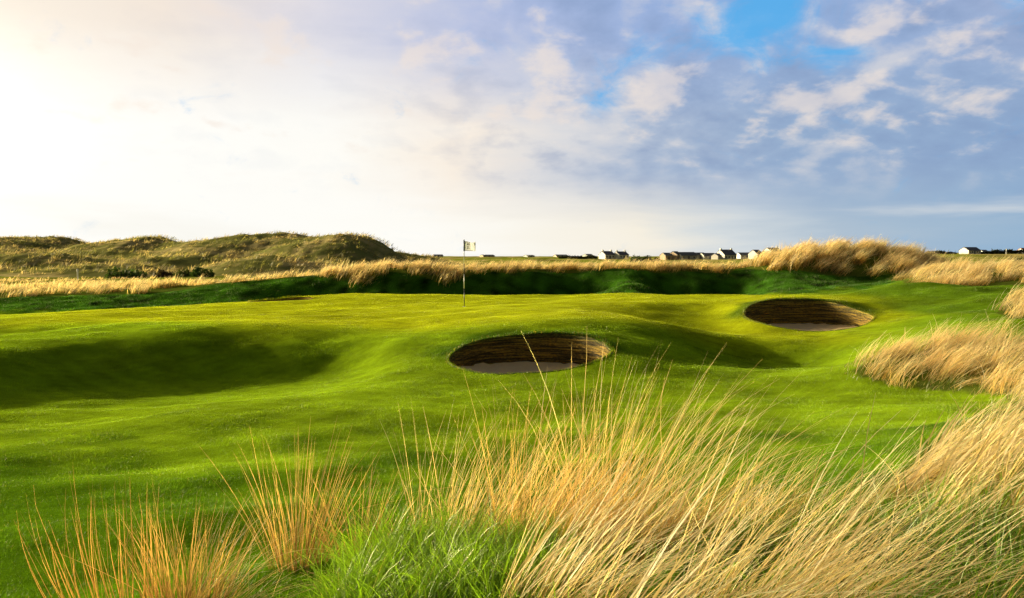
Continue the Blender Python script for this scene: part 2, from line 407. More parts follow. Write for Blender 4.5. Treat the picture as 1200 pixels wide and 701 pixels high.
# ---------------------------------------------------------------- bunkers
BLAB = ['deep round pot bunker with stacked sod wall below the flag, nearest one',
        'round pot bunker with sunlit sod end on the right, below the tall grass mound',
        'small half hidden bunker, a dark slit at the far left of the green']
for bi, (bx, by, ra, rb) in enumerate(BUNK):
    e = empty('sand_bunker', (bx, by, float(gz(bx, by)))); tag(e, BLAB[bi], 'bunker')
    base = np.array(e.location)
    n, rows = 220, 46
    th = np.linspace(0, 2 * np.pi, n, endpoint=False); k = rimwob(bi, th)
    rx, ry = bx + ra * np.cos(th) * k, by + rb * np.sin(th) * k; rz = gz(rx, ry)
    floor_z = [CAMH + P(620, 426, 19.75)[2] + .05, CAMH + P(940, 380.5, 28.8)[2] + .06, float(gz(bx, by - rb)) - .30][bi]
    vs, cs = [], []
    lay = np.random.default_rng(7 + bi)
    for r in range(rows):
        t_ = r / (rows - 1)
        z = rz + .012 - (rz + .012 - (floor_z - .15)) * t_
        depth = rz - z
        layer = np.floor(depth / .075); f = depth / .075 - layer
        jag = .018 * np.sin(layer * 12.9898 + 3 * np.sin(layer * 4.1)) + .010 * wnoise(th * 6 + layer * 1.7, layer * 3.1, 50 + bi, 2.)
        groove =   .038 * np.exp(-(np.minimum(f, 1 - f) / .16) ** 2)
        inset = 1 - .34 * depth / max(ra, 1) + (groove - jag * .7) / ra - .0
        vs.append(np.stack([bx + (rx - bx) * inset, by + (ry - by) * inset, z], -1))
        g_ = .75 + .6 * lay.random() + 0 * th
        topgreen = np.exp(-depth / .07)
        c = np.stack([g_ * (1 - .45 * topgreen), g_ * (1 + .3 * topgreen), g_], -1) * (1 - .55 * np.exp(-(np.minimum(f, 1 - f) / .15) ** 2))[:, None]
        cs.append(c)
    Vb = np.concatenate(vs) - base; ii = np.arange(n); jj = (ii + 1) % n
    Fb = np.concatenate([np.stack([r*n+ii, (r+1)*n+ii, (r+1)*n+jj, r*n+jj], -1) for r in range(rows - 1)])
    mesh_np('sod_wall', Vb, Fb, M_SOD, e, np.concatenate(cs))
    # overhanging grass lip
    m_ = 5200 if bi < 2 else 1500
    a = R.uniform(0, 2 * np.pi, m_); kk_ = rimwob(bi, a) * (1 + np.abs(R.normal(0, .022, m_)) - .004)
    lx, ly = bx + ra * np.cos(a) * kk_, by + rb * np.sin(a) * kk_
    back = .55 + .45 * np.sin(a)
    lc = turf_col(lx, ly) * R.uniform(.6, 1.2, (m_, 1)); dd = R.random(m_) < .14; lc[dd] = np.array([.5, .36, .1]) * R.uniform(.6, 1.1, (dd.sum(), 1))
    o_ = blades('grass_lip', np.stack([lx, ly, gz(lx, ly) - .01], -1), (.035 + .075 * back) * R.uniform(.5, 1.4, m_), R.uniform(.006, .013, m_), R.normal(.5, .4, m_), a + np.pi + R.normal(0, .9, m_),
                R.uniform(.3, 1.6, m_), lc * .7, lc, M_TURF, 3, e, origin=base)
    o_['kind'] = 'stuff'
    # raked sand floor: dished, higher against the wall
    rr = np.linspace(0, .985, 26) * (1 - .34 * np.mean(rz - floor_z) / max(ra, 1) + .06); vs = []
    for q in rr:
        X, Y = bx + (rx - bx) * q, by + (ry - by) * q
        Z = floor_z - .10 * (1 - q ** 2) + .012 * wnoise(X, Y, 61 + bi, .5) + .008 * np.sin(Y * 40 + 2 * np.sin(X * 2))
        vs.append(np.stack([X, Y, Z], -1))
    Fs = np.concatenate([np.stack([r*n+ii, r*n+jj, (r+1)*n+jj, (r+1)*n+ii], -1) for r in range(len(rr) - 1)])
    mesh_np('sand_floor', np.concatenate(vs) - base, Fs, M_SAND, e)

# ---------------------------------------------------------------- grass blades
def spikes(name, base, H, wd, col, mat, lean):
    """single-triangle blades for mown turf"""
    N = len(base); a = R.uniform(0, 2 * np.pi, N); l = R.normal(0, lean, (N, 2)); l[:, 0] += lean * .5
    o = np.stack([np.cos(a) * wd / 2, np.sin(a) * wd / 2, 0 * a], -1)
    tip = base + np.stack([l[:, 0] * H, l[:, 1] * H, H], -1)
    V_ = np.stack([base - o, base + o, tip], 1).reshape(-1, 3)
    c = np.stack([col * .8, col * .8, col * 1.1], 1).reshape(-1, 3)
    return mesh_np(name, V_, np.arange(3 * N).reshape(-1, 3), mat, None, c, smooth_=False)

def clumped(poly, n, clump=.25, per=14, jit=None):
    """points in a polygon gathered into clumps; returns X, Y, clump id"""
    poly = np.asarray(poly); lo, hi = poly.min(0), poly.max(0); nc = max(1, n // per)
    cx, cy = [], []
    while sum(len(a) for a in cx) < nc:
        x, y = R.uniform(lo[0], hi[0], 4 * nc), R.uniform(lo[1], hi[1], 4 * nc); k = inpoly(x, y, poly); cx.append(x[k]); cy.append(y[k])
    cx, cy = np.concatenate(cx)[:nc], np.concatenate(cy)[:nc]
    i = R.integers(0, nc, n)
    return cx[i] + R.normal(0, clump * .4, n), cy[i] + R.normal(0, clump * .4, n), i

def in_view(x, y, m=2.0): return (np.abs(x) < .63 * y + m)
def not_bunker(x, y, s=1.01):
    k = np.ones(x.shape, bool)
    for bx, by, ra, rb in BUNK: k &= np.hypot((x - bx) / (ra * s), (y - by) / (rb * s)) > 1.0
    return k

# mown turf
tx, ty, th_, tw = [], [], [], []
for (y0, y1, dens, h, wd) in ((3.6, 8, 5200, .021, .0038), (8, 13, 3200, .020, .0048), (13, 20, 1700, .019, .0068), (20, 30, 900, .018, .009), (30, 48, 330, .022, .015)):
    xm = .63 * y1 + 1.5; n = int(dens * 2 * xm * (y1 - y0))
    x, y = R.uniform(-xm, xm, n), R.uniform(y0, y1, n)
    k = in_view(x, y, 1.5) & not_bunker(x, y)
    for A in LONG: k &= ~inpoly(x, y, A)
    x, y = x[k], y[k]
    short = smooth(1.1, .9, np.hypot((x + 2.5) / 15, (y - 29.5) / 7.5)); rough = smooth(37.5, 40, y)
    s = (1 - .55 * short + 2.2 * rough)
    for bx, by, ra, rb in BUNK[:2]:
        q = np.hypot((x - bx) / ra, (y - by) / rb); s = np.maximum(s, 1 + 1.6 * smooth(1.3, 1.03, q) * smooth(by - .5, by + .6, y))
    patch = .75 + .35 * wnoise(x, y, 41, 1.3)
    tx.append(x); ty.append(y); th_.append(h * s * np.clip(patch, .5, 1.6) * R.uniform(.6, 1.3, len(x))); tw.append(wd * R.uniform(.7, 1.3, len(x)))
tx, ty, th_, tw = map(np.concatenate, (tx, ty, th_, tw))
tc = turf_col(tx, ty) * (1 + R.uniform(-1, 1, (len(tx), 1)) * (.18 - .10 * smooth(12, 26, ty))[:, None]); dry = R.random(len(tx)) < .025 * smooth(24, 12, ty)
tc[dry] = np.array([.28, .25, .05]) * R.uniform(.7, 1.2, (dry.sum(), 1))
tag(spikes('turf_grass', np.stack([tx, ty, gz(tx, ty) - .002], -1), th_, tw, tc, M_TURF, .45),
    'short mown green grass covering the fairway and putting green', 'grass', kind='stuff')

def cvar(c, n, s=.18, clump=None, cs=.18):
    c = np.array(c) * R.normal(1, s, (n, 1)).clip(.5, 1.6)
    if clump is not None:
        k = R.normal(1, cs, (clump.max() + 1, 1)).clip(.5, 1.5); c = c * k[clump]
    return c

def long_grass(name, label, poly, n, L, wd, lean=.35, bend=.8, clump=.3, per=16, tip=(.92, .76, .43), root=(.50, .37, .12), green=.15, nseg=4, yaw_s=.5, mat=None, cat='tall grass', yaw0=0.0):
    x, y, ci = clumped(poly, n, clump, per)
    k = not_bunker(x, y, 1.05) & (y > 2.2); x, y, ci = x[k], y[k], ci[k]; n = len(x)
    cl = R.normal(0, .15, ci.max() + 1)[ci]; cL = R.uniform(.65, 1.25, ci.max() + 1)[ci]; cy_ = R.normal(yaw0, yaw_s, ci.max() + 1)[ci]
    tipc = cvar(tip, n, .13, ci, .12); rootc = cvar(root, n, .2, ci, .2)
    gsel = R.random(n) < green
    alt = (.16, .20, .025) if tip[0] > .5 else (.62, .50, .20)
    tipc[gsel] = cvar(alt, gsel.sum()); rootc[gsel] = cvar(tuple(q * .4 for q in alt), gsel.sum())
    o = blades(name, np.stack([x, y, gz(x, y) - .02], -1), L * cL * R.uniform(.55, 1.15, n) * np.where(gsel, .75, 1), wd * np.exp(R.normal(0, .35, n)),
               lean + cl + R.normal(0, .09, n), cy_ + R.normal(0, .18, n) + np.where(R.random(n) < .10, R.normal(0, 1.2, n), 0), bend * R.uniform(.5, 1.3, n) , rootc, tipc, mat or M_STRAW, nseg)
    return tag(o, label, cat, kind='stuff')

long_grass('golden_grass', 'pale gold wind blown grass bank at the right edge, below the far bunker', A_RMID, 20000, .66, .011, .45, .85, .30, 55, yaw_s=.3, green=.1)
long_grass('golden_grass', 'golden long grass on the bank at the far right below the white cottage', A_RBACK, 15000, .8, .02, .4, 1.0, .4, 60, yaw_s=.4)
long_grass('golden_grass', 'small tuft of golden grass cut by the right edge of the picture, above the gold bank', A_REDGE, 5000, .65, .014, .4, .9, .35, 50)
long_grass('golden_grass', 'golden shaggy grass crowning the big mound right of the far bunker', A_MOUND, 24000, .95, .024, .35, .95, .42, 75, green=.22)
long_grass('golden_grass', 'fringe of tan grass along the bank top behind the flag', A_BERM, 22000, .62, .024, .35, .85, .45, 60, green=.15)
long_grass('golden_grass', 'pale tan rough grass along the left bank below the dunes', A_LEFT, 10000, .62, .024, .3, .8, .45, 80, green=.35)

q_ = np.array(A_RMID); q_ = (q_ - q_.mean(0)) * 1.13 + q_.mean(0)
long_grass('semi_rough_grass', 'yellow green weedy fringe round the foot of the pale gold grass bank', q_, 9000, .20, .009, .3, .7, .3, 14, tip=(.24,.30,.035), root=(.06,.11,.01), green=.3, nseg=3, yaw_s=1.2, mat=M_GREENB, cat='grass')
long_grass('semi_rough_grass', 'green and tan weedy grass between the golden sweep and the fairway at the right edge', [(3.6,7.4),(4.6,8.9),(6.6,11.3),(8.5,10.6),(8,7),(5,6.2)], 7000, .26, .009, .3, .7, .3, 14, tip=(.24,.30,.035), root=(.06,.11,.01), green=.35, nseg=3, yaw_s=1.2, mat=M_GREENB, cat='grass')
# foreground mass on the right and the green grass under it
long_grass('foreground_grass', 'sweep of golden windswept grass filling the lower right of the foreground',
           [(1.5,4.7),(1.5,5.3),(2.0,6.0),(3.0,6.8),(4.3,7.9),(6.2,10.4),(8.2,10.2),(8,6.2),(4.4,5.1),(2.6,4.6)], 6000, .82, .0118, .5, .9, .20, 55, tip=(.94,.80,.46), root=(.36,.26,.08), green=.12, nseg=6, yaw_s=.35)  # root colour darkened so the base of the sweep reads as deep
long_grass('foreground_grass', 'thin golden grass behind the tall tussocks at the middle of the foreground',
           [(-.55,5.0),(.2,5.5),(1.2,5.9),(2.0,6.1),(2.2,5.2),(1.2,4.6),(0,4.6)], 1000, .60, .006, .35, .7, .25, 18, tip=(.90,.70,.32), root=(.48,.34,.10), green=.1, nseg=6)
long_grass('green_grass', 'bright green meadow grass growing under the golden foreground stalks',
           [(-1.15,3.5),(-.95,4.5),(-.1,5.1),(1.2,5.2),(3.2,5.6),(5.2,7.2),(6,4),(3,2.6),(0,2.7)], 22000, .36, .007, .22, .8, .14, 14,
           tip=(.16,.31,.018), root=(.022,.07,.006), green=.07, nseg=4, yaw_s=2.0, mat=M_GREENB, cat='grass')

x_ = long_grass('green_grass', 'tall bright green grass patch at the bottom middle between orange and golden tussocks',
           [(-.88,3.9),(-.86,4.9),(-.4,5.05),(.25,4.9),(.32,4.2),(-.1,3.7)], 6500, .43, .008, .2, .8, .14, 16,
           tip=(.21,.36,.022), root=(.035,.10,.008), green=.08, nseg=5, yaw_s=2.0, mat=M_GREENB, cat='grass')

long_grass('dry_thatch', 'matted brown dead stalks lying on the ground under the foreground grass', [(-2.3,3.9),(-1.2,5.2),(1.0,5.6),(3,6.4),(6,9.6),(7,6),(3,3),(-.5,3)], 6000, .26, .006, 1.15, .5, .25, 12,
           tip=(.50,.36,.17), root=(.30,.20,.08), green=.1, nseg=3, yaw_s=2.5)

def tussock(label, x, y, n, L, rad, tip, root, lean=.15, bend=.5, wd=.0062, splay=.5, yaw0=0.0, yaw_s=.5, nseg=7, group=None):
    r = rad * np.sqrt(R.random(n)); a = R.uniform(0, 6.283, n)
    bx_, by_ = x + r * np.cos(a) * 1.3, y + r * np.sin(a)
    z0 = float(gz(x, y))
    # splay outward from the middle, plus the wind
    vx = lean * np.cos(yaw0) + splay * (bx_ - x) / rad + R.normal(0, .10, n); vy = lean * np.sin(yaw0) + splay * .8 * (by_ - y) / rad + R.normal(0, .10, n)
    ang = np.hypot(vx, vy); yaw = np.arctan2(vy, vx)
    o = blades('grass_tussock', np.stack([bx_, by_, gz(bx_, by_) - .03], -1), L * R.beta(3, 1.6, n) * 1.25, wd * R.uniform(.6, 1.3, n), ang, yaw,
               bend * R.uniform(.2, 1.5, n), cvar(root, n, .2), cvar(tip, n, .16), M_STRAW, nseg, origin=(x, y, z0))
    o.location = (x, y, z0)
    return tag(o, label, 'grass tussock', group)

ORG, ORGR = (.56, .37, .125), (.24, .14, .045)
GLD, GLDR = (.92, .72, .34), (.50, .34, .10)
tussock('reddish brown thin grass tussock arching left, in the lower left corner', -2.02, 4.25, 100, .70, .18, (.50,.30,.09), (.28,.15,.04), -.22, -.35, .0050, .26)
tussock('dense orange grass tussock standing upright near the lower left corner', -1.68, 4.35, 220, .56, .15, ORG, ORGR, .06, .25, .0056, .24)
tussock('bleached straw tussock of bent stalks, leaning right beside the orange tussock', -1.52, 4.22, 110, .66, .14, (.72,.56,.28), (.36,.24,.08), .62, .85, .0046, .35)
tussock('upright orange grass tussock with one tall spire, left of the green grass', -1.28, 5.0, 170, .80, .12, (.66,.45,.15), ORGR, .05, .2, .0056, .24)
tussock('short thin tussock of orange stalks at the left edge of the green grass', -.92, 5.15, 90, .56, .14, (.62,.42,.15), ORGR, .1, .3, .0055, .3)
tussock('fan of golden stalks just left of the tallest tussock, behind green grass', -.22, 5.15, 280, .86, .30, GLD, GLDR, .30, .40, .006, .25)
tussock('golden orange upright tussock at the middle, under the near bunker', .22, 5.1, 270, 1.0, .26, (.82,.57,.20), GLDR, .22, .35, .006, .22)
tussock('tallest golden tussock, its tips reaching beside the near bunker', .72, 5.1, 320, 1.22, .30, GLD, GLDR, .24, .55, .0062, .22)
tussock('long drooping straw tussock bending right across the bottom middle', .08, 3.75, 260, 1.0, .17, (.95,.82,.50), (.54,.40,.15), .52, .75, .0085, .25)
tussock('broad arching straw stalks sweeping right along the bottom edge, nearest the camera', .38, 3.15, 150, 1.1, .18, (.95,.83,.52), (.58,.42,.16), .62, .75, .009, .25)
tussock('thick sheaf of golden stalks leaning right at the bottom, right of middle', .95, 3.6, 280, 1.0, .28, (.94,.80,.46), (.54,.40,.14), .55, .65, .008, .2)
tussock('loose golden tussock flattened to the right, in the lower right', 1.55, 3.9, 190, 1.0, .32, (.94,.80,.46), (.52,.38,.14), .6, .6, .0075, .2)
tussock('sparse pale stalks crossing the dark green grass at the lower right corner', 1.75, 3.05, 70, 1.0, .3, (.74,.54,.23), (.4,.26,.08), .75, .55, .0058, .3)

# ---------------------------------------------------------------- far grass, dunes
def tufts(name, label, x, y, z, H, wd, tip, root, per=7, cat='grass', mat=None, lean=.45):
    n = len(x); i = np.repeat(np.arange(n), per); m_ = len(i)
    b = np.stack([x[i] + R.normal(0, .35, m_) * H[i], y[i] + R.normal(0, .35, m_) * H[i], z[i] - .05], -1)
    tc = np.asarray(tip)[i] if np.ndim(tip) == 2 else np.tile(tip, (m_, 1)); rc = np.asarray(root)[i] if np.ndim(root) == 2 else np.tile(root, (m_, 1))
    tc = tc * R.normal(1, .2, (m_, 1)).clip(.5, 1.6)
    o = blades(name, b, H[i] * R.uniform(.6, 1.2, m_), wd[i] if np.ndim(wd) else np.full(m_, wd), R.normal(lean, .25, m_), R.normal(0, .6, m_), R.uniform(.2, .9, m_), rc, tc, mat or M_STRAW, 2)
    return tag(o, label, cat, kind='stuff')
# plain behind the bank
n = 16000
y = 47 + 150 * R.random(n) ** 1.7; x = R.uniform(-.66, .66, n) * y
k = wnoise(x, y * 2.5, 32, 60) * .5 + wnoise(x, y, 31, 30) * .5 + R.normal(0, .5, n) > .25
x, y = x[k], y[k]; n = len(x)
tufts('rough_grass', 'rough tan and green grass tufts on the flat plain beyond the bank', x, y, gz(x, y), R.uniform(.25, .5, n), .02 + .0006 * y.repeat(7), (.86,.68,.34), (.38,.32,.08))

DX, DY = np.arange(-190, 4, .8), np.arange(84, 300, .9)
dX, dY = np.meshgrid(DX, DY)
def bump(px, py, Y, sx, sy, rot=0.0, p=1.0):
    x0, _, z0 = P(px, py, Y); c, s = math.cos(rot), math.sin(rot)
    u, v = (dX - x0) * c + (dY - Y) * s, -(dX - x0) * s + (dY - Y) * c
    q = (u / sx) ** 2 + (v / sy) ** 2
    return (z0 + 3.2) * np.exp(-q ** p * .5)
H_ = np.zeros_like(dX)
for a in ((20,277,235,15,22),(-70,279,240,22,24),(72,282,240,9,18),(100,288,230,10,16),
          (175,276.5,165,6.5,13),(140,281,168,9,15),(215,284,160,8,13),(250,289,150,9,10),(110,292,170,7,12),(60,300,120,10,7),(20,297,125,12,9),(-60,298,122,16,9),(110,306,112,8,6),
          (340,275.5,158,8,13),(300,281,156,8,12),(398,276.5,148,6.4,12),(425,283,149,5,9),(370,278,150,8,12),(270,287,156,9,12),(470,295,200,8,10),(440,292,165,5,9),(290,281,158,13,12),(435,288,152,5.5,9),(200,299,125,9,6),(330,300,118,9,6)):
    H_ = (H_ ** 5 + bump(*a) ** 5) ** .2
nz = .20 * wnoise(dX, dY, 71, 18) + .13 * wnoise(dX, dY, 72, 7) + .10 * wnoise(dX, dY, 73, 2.6)
H_ = H_ + nz * smooth(.3, 2.0, H_)
DZ = CAMH - 3.45 + H_
def dune_z(x, y):
    i = np.clip(((x - DX[0]) / .8).astype(int), 0, len(DX) - 1); j = np.clip(((y - DY[0]) / .9).astype(int), 0, len(DY) - 1)
    return DZ[j, i]
dn = wnoise(dX, dY, 75, 9) * .5 + wnoise(dX, dY, 76, 3) * .5
dcol = np.array([.20,.21,.06]) + (np.array([.46,.38,.16]) - np.array([.20,.21,.06])) * smooth(-.6, 1.2, dn)[..., None]
idd = np.arange(dX.size).reshape(dX.shape)
Qd = np.stack([idd[:-1, :-1], idd[:-1, 1:], idd[1:, 1:], idd[1:, :-1]], -1).reshape(-1, 4)
tag(mesh_np('hills', np.stack([dX, dY, DZ], -1).reshape(-1, 3), Qd, M_GROUND, col=dcol.reshape(-1, 3)), kind='structure')
n = 26000
x, y = R.uniform(DX[0], DX[-1], n), R.uniform(DY[0], 260, n); z = dune_z(x, y); k = (z > gz(x, y) + .25) & (np.abs(x) < .66 * y + 4); x, y, z = x[k], y[k], z[k]; n = len(x)
kk = smooth(-.9, .9, wnoise(x, y, 75, 9) * .6 + R.normal(0, .5, n))[:, None]
tip = np.array([.25,.27,.075]) * (1 - kk) + np.array([.62,.52,.24]) * kk
tufts('dune_grass', 'tussocky olive and straw grass covering the dunes on the left skyline', x, y, z, R.uniform(.4, .95, n), .11, tip, tip * .4, 7)

# bushes on the plain
def bush(label, px, py, Y, w_, h_, colr, group, n=500, name='gorse_bush'):
    x0, y0, _ = P(px, py, Y); z0 = float(max(gz(x0, y0), dune_z(np.array([x0]), np.array([y0]))[0] if (x0 < 0 and Y > 84) else -9))
    e = empty(name, (x0, y0, z0)); tag(e, label, 'bush', group)
    u = R.normal(0, 1, (n, 3)); u /= np.linalg.norm(u, axis=1)[:, None]; u *= (R.random((n, 1)) ** .35)
    u[:, 2] = np.abs(u[:, 2]); ll = 1 + .25 * np.sin(u[:, 0] * 7 + px) 
    c = u * np.array([w_ / 2, w_ / 3, h_]) * ll[:, None]
    s = .16 * h_ + .05; a, b = R.normal(0, s, (n, 3)), R.normal(0, s, (n, 3))
    V_ = np.stack([c - a / 2, c + a / 2, c + b], 1).reshape(-1, 3)
    cl = np.array(colr) * R.uniform(.5, 1.5, (n, 1))
    mesh_np('crown', V_, np.arange(3 * n).reshape(-1, 3), M_LEAF, e, np.repeat(cl, 3, 0), False)
    mb = MB()
    mb.tube(0, 0, [(-.2, .09), (h_ * .25, .07), (h_ * .5, .03)], 8)
    mb.build('stem', mat_stem, e)
mat_stem = mat_plain('bush_stem', (.10, .07, .04), .9)
GB = 'dark gorse bushes at the foot of the dunes'
bush('long low dark green gorse bush at the dune foot, leftmost of the row', 142, 318, 92, 4.2, 1.0, (.06,.11,.025), GB)
bush('small dark gorse bush just right of the long one at the dune foot', 160, 318, 94, 2.2, .75, (.065,.11,.025), GB)
bush('small brownish bush alone in the yellow grass below the dune', 191, 318, 92, 1.8, .7, (.07,.055,.025), GB)
bush('pale yellow green bush below the dune, left of a darker one', 215, 317, 96, 3.2, .8, (.10,.13,.03), GB)
bush('rounded dark green bush at the right end of the dune foot row', 236, 317, 94, 2.8, .95, (.06,.11,.025), GB)
bush('dark low bush standing among the tan grass at far left', 108, 327, 70, 2.6, .55, (.05,.07,.02), GB)
bush('dark green flat bush on the skyline right of the twin white houses', 753, 303, 300, 9.5, 2.0, (.06,.085,.03), 'bushes on the skyline', 700)
bush('small dark bush on the skyline left of the stone shed', 769, 303, 300, 2.5, 1.4, (.05,.06,.03), 'bushes on the skyline', 300)
bush('dark bush beyond the grass at the right edge of the picture', 1192, 306, 190, 5.0, 1.1, (.04,.06,.02), 'bushes on the skyline', 500)

# hedge line on the right skyline
def hedge(label, px0, px1, Y, h_, n, colr):
    x0, x1 = P(px0, 300, Y)[0], P(px1, 300, Y)[0]
    x = R.uniform(x0, x1, n); y = Y + R.normal(0, .5, n); hh = h_ * (1 + .25 * wnoise(x, y * 0, 81, 9)); z = gz(x, y) - .1 + hh * R.random(n) ** .7
    c = np.stack([x, y, z], -1); o = np.array([(x0 + x1) / 2, Y, float(gz((x0 + x1) / 2, Y))]); a, b = R.normal(0, .5, (n, 3)), R.normal(0, .5, (n, 3))
    V_ = np.stack([c - a / 2, c + a / 2, c + b], 1).reshape(-1, 3) - o
    m_ = mesh_np('field_hedge', V_, np.arange(3 * n).reshape(-1, 3), M_LEAF, None, np.repeat(np.array(colr) * R.uniform(.5, 1.4, (n, 1)), 3, 0), False)
    m_.location = o; tag(m_, label, 'hedge')
hedge('dark field hedge running to the right edge beside the white cottage', 1150, 1260, 396, 1.5, 2600, (.05,.06,.03))
hedge('low dark hedge just left of the lone white cottage', 1085, 1120, 396, 1.1, 1200, (.05,.06,.025))
hedge('thin dark hedge on the skyline left of the twin white houses', 655, 700, 420, 1.2, 1200, (.06,.065,.03))

# ---------------------------------------------------------------- houses
def house(name, label, px, Y, w_, d_, wh, rh, rot, wall=M_WHITE, roof=M_SLATE, chim=(), wins=0, door=True, group=None, cat='house', dz=0.0, gable_win=False):
    x0, y0, _ = P(px, 300, Y); e = empty(name, (x0, y0, float(gz(x0, y0)) + dz), math.radians(rot)); tag(e, label, cat, group)
    wh *= .82; rh *= .74; b = MB(); hw, hd = w_ / 2, d_ / 2
    b.poly([(-hw,-hd,-1),(hw,-hd,-1),(hw,hd,-1),(-hw,hd,-1),(-hw,-hd,wh),(hw,-hd,wh),(hw,hd,wh),(-hw,hd,wh),(-hw,0,wh+rh),(hw,0,wh+rh)],
           [(0,1,5,4),(2,3,7,6),(1,2,6,9,5),(3,0,4,8,7),(4,5,9,8),(6,7,8,9),(3,2,1,0)])
    b.build('wall', wall, e)
    r = MB(); o, th = .25, .16; zl = wh - o * rh / hd
    for s in (-1, 1):
        pts = [(-hw-.08, s*(hd+o), zl+.05), (hw+.08, s*(hd+o), zl+.05), (hw+.08, s*.003, wh+rh+.05), (-hw-.08, s*.003, wh+rh+.05)]
        r.poly(pts + [(a, c, z + th) for a, c, z in pts], [(0,1,2,3),(7,6,5,4),(0,4,5,1),(1,5,6,2),(2,6,7,3),(3,7,4,0)])
    rf = r.build('roof', roof, e)
    for cx in chim:
        c = MB(); c.box(cx-.4, cx+.4, -.35, .35, wh+rh-.5, wh+rh+.55); c.box(cx-.48, cx+.48, -.43, .43, wh+rh+.55, wh+rh+.66)
        c.tube(cx, 0, [(wh+rh+.66, .14), (wh+rh+.95, .12)], 8); c.build('chimney', wall, rf)
    slots = wins + (1 if door else 0)
    for q in range(slots):
        cx = -hw + w_ * (q + .5) / slots
        if door and q == slots // 2:
            c = MB(); c.box(cx-.45, cx+.45, -hd-.06, -hd-.005, 0, 1.6); c.build('door', M_DOOR, e)
        else:
            c = MB(); c.box(cx-.5, cx+.5, -hd-.05, -hd-.005, .65, 1.55); wd_ = c.build('window', M_POLEW, e)
            c = MB(); c.box(cx-.42, cx-.03, -hd-.07, -hd-.052, .72, 1.49); c.box(cx+.03, cx+.42, -hd-.07, -hd-.052, .72, 1.49); c.build('pane', M_GLASS, wd_)
    if gable_win:
        c = MB(); c.box(-hw-.05, -hw-.005, -.4, .4, wh-.3, wh+.7); c.build('window', M_GLASS, e)
    return e
HG = 'white cottages along the skyline'
Y0 = 400
house('cottage', 'white cottage with chimneys at both ends, left of the twin pair', 711.0, Y0, 5.6, 5, 2.5, 2.0, 32, chim=(-2.4, 2.4), wins=2, group=HG)
house('cottage', 'white cottage with chimneys at both ends, right of the twin pair', 727.5, Y0, 5.6, 5, 2.4, 1.9, 32, chim=(-2.4, 2.4), wins=2, group=HG)
house('stone_shed', 'small tan stone shed beyond the grass, leftmost of the farm buildings', 780.5, 380, 4.0, 4, 2.3, 1.5, 30, M_CREAM, M_GREYROOF, wins=0, door=True, cat='shed')
house('stone_barn', 'tan stone gabled barn beside the long dark roofed sheds', 791, 380, 3.2, 5, 2.8, 1.8, 40, M_CREAM, M_DARKROOF, wins=0, door=False, cat='barn')
BG = 'long dark roofed farm sheds'
house('farm_shed', 'dark roofed long shed with pale grey wall beside the stone barn', 804, 380, 7.5, 6, 2.2, 1.9, 12, M_GREYW, M_DARKROOF, wins=2, group=BG, cat='shed')
house('farm_shed', 'dark roofed shed in the middle of the three long sheds', 817.5, 392, 6.0, 6, 2.0, 1.7, 12, M_GREYW, M_DARKROOF, wins=2, group=BG, cat='shed')
house('farm_shed', 'dark roofed low shed just left of the biggest white cottage', 829, 390, 6.0, 6, 1.9, 1.6, 12, M_GREYW, M_DARKROOF, wins=2, group=BG, cat='shed')
house('cottage', 'biggest white cottage with slate roof, tall gable and a row of windows', 850.5, 390, 7.4, 6.2, 2.6, 3.0, 30, chim=(-3.2, 3.2), wins=3, group=HG, gable_win=True)
house('cottage_annex', 'low white gabled annex built against the left side of the biggest cottage', 839.5, 384, 3.6, 3.4, 1.9, 1.4, 50, wins=1, door=False, group=HG)
house('bungalow', 'low white bungalow with grey roof right of the biggest white cottage', 872.5, 410, 7.0, 5, 2.0, 1.6, 15, M_WHITE, M_GREYROOF, wins=2, group=HG)
house('cottage', 'small white cottage half hidden by grass, showing its gable', 885.5, 395, 4.4, 5, 2.4, 2.4, 38, wins=1, group=HG, dz=.4)
house('cottage', 'white cottage rising just left of the grass mound', 905, 395, 7.0, 6, 2.9, 2.6, 32, chim=(3.0,), wins=3, group=HG, dz=.9)
house('cottage', 'lone white cottage with dark slate roof at the far right skyline', 1136.5, 396, 8.2, 5, 2.2, 1.9, 24, chim=(), wins=4, group=HG)
house('outbuilding', 'small dark roofed outbuilding touching the lone white cottage on its right', 1152, 399, 3.0, 3.4, 1.5, 1.0, 15, M_WHITE, M_DARKROOF, wins=1, door=False)
house('red_roofed_house', 'small house with a rusty red roof at the right edge of the skyline', 1200, 420, 5.0, 4, 1.9, 1.6, 20, M_WHITE, M_REDROOF, wins=2)
TG = 'tiny far houses on the hazy skyline'
for px, w_, lab in ((513, 7, 'grey roofed far building first to the right of the dunes'), (571, 9, 'grey far building on the skyline right of the flag'), (620, 6, 'dark roofed far building between the flag and the twin cottages'),
                    (657, 9, 'dark roofed far barn left of the thin hedge'), (689, 6, 'grey far house just left of the twin white cottages')):
    house('far_house', lab, px, 600 + (px * 37) % 60, w_, 6, 1.2, .8 + (px % 5) * .15, 8 + px % 23, random.choice([M_GREYW, M_CREAM]), M_GREYROOF, wins=2, group=TG, dz=-.2)

# posts
def post(name, label, px, Y, h_, r, mat, cap=True):
    x0, y0, _ = P(px, 300, Y); e = empty(name, (x0, y0, float(gz(x0, y0)))); tag(e, label, 'post')
    b = MB(); b.tube(0, 0, [(-.3, r), (h_, r)], 10); b.build('shaft', mat, e)
    c = MB(); c.tube(0, 0, [(h_, r * 1.5), (h_ + r * 3, r * 1.5), (h_ + r * 4, r * .6)], 10); c.build('cap', mat, e)
post('marker_post', 'slim white marker post on the plain in front of the left dunes', 90.5, 88, .85, .07, M_POLEW)
post('white_pole', 'short white pole standing on the hedge line at the far right', 1179, 390, 2.0, .14, M_POLEW)

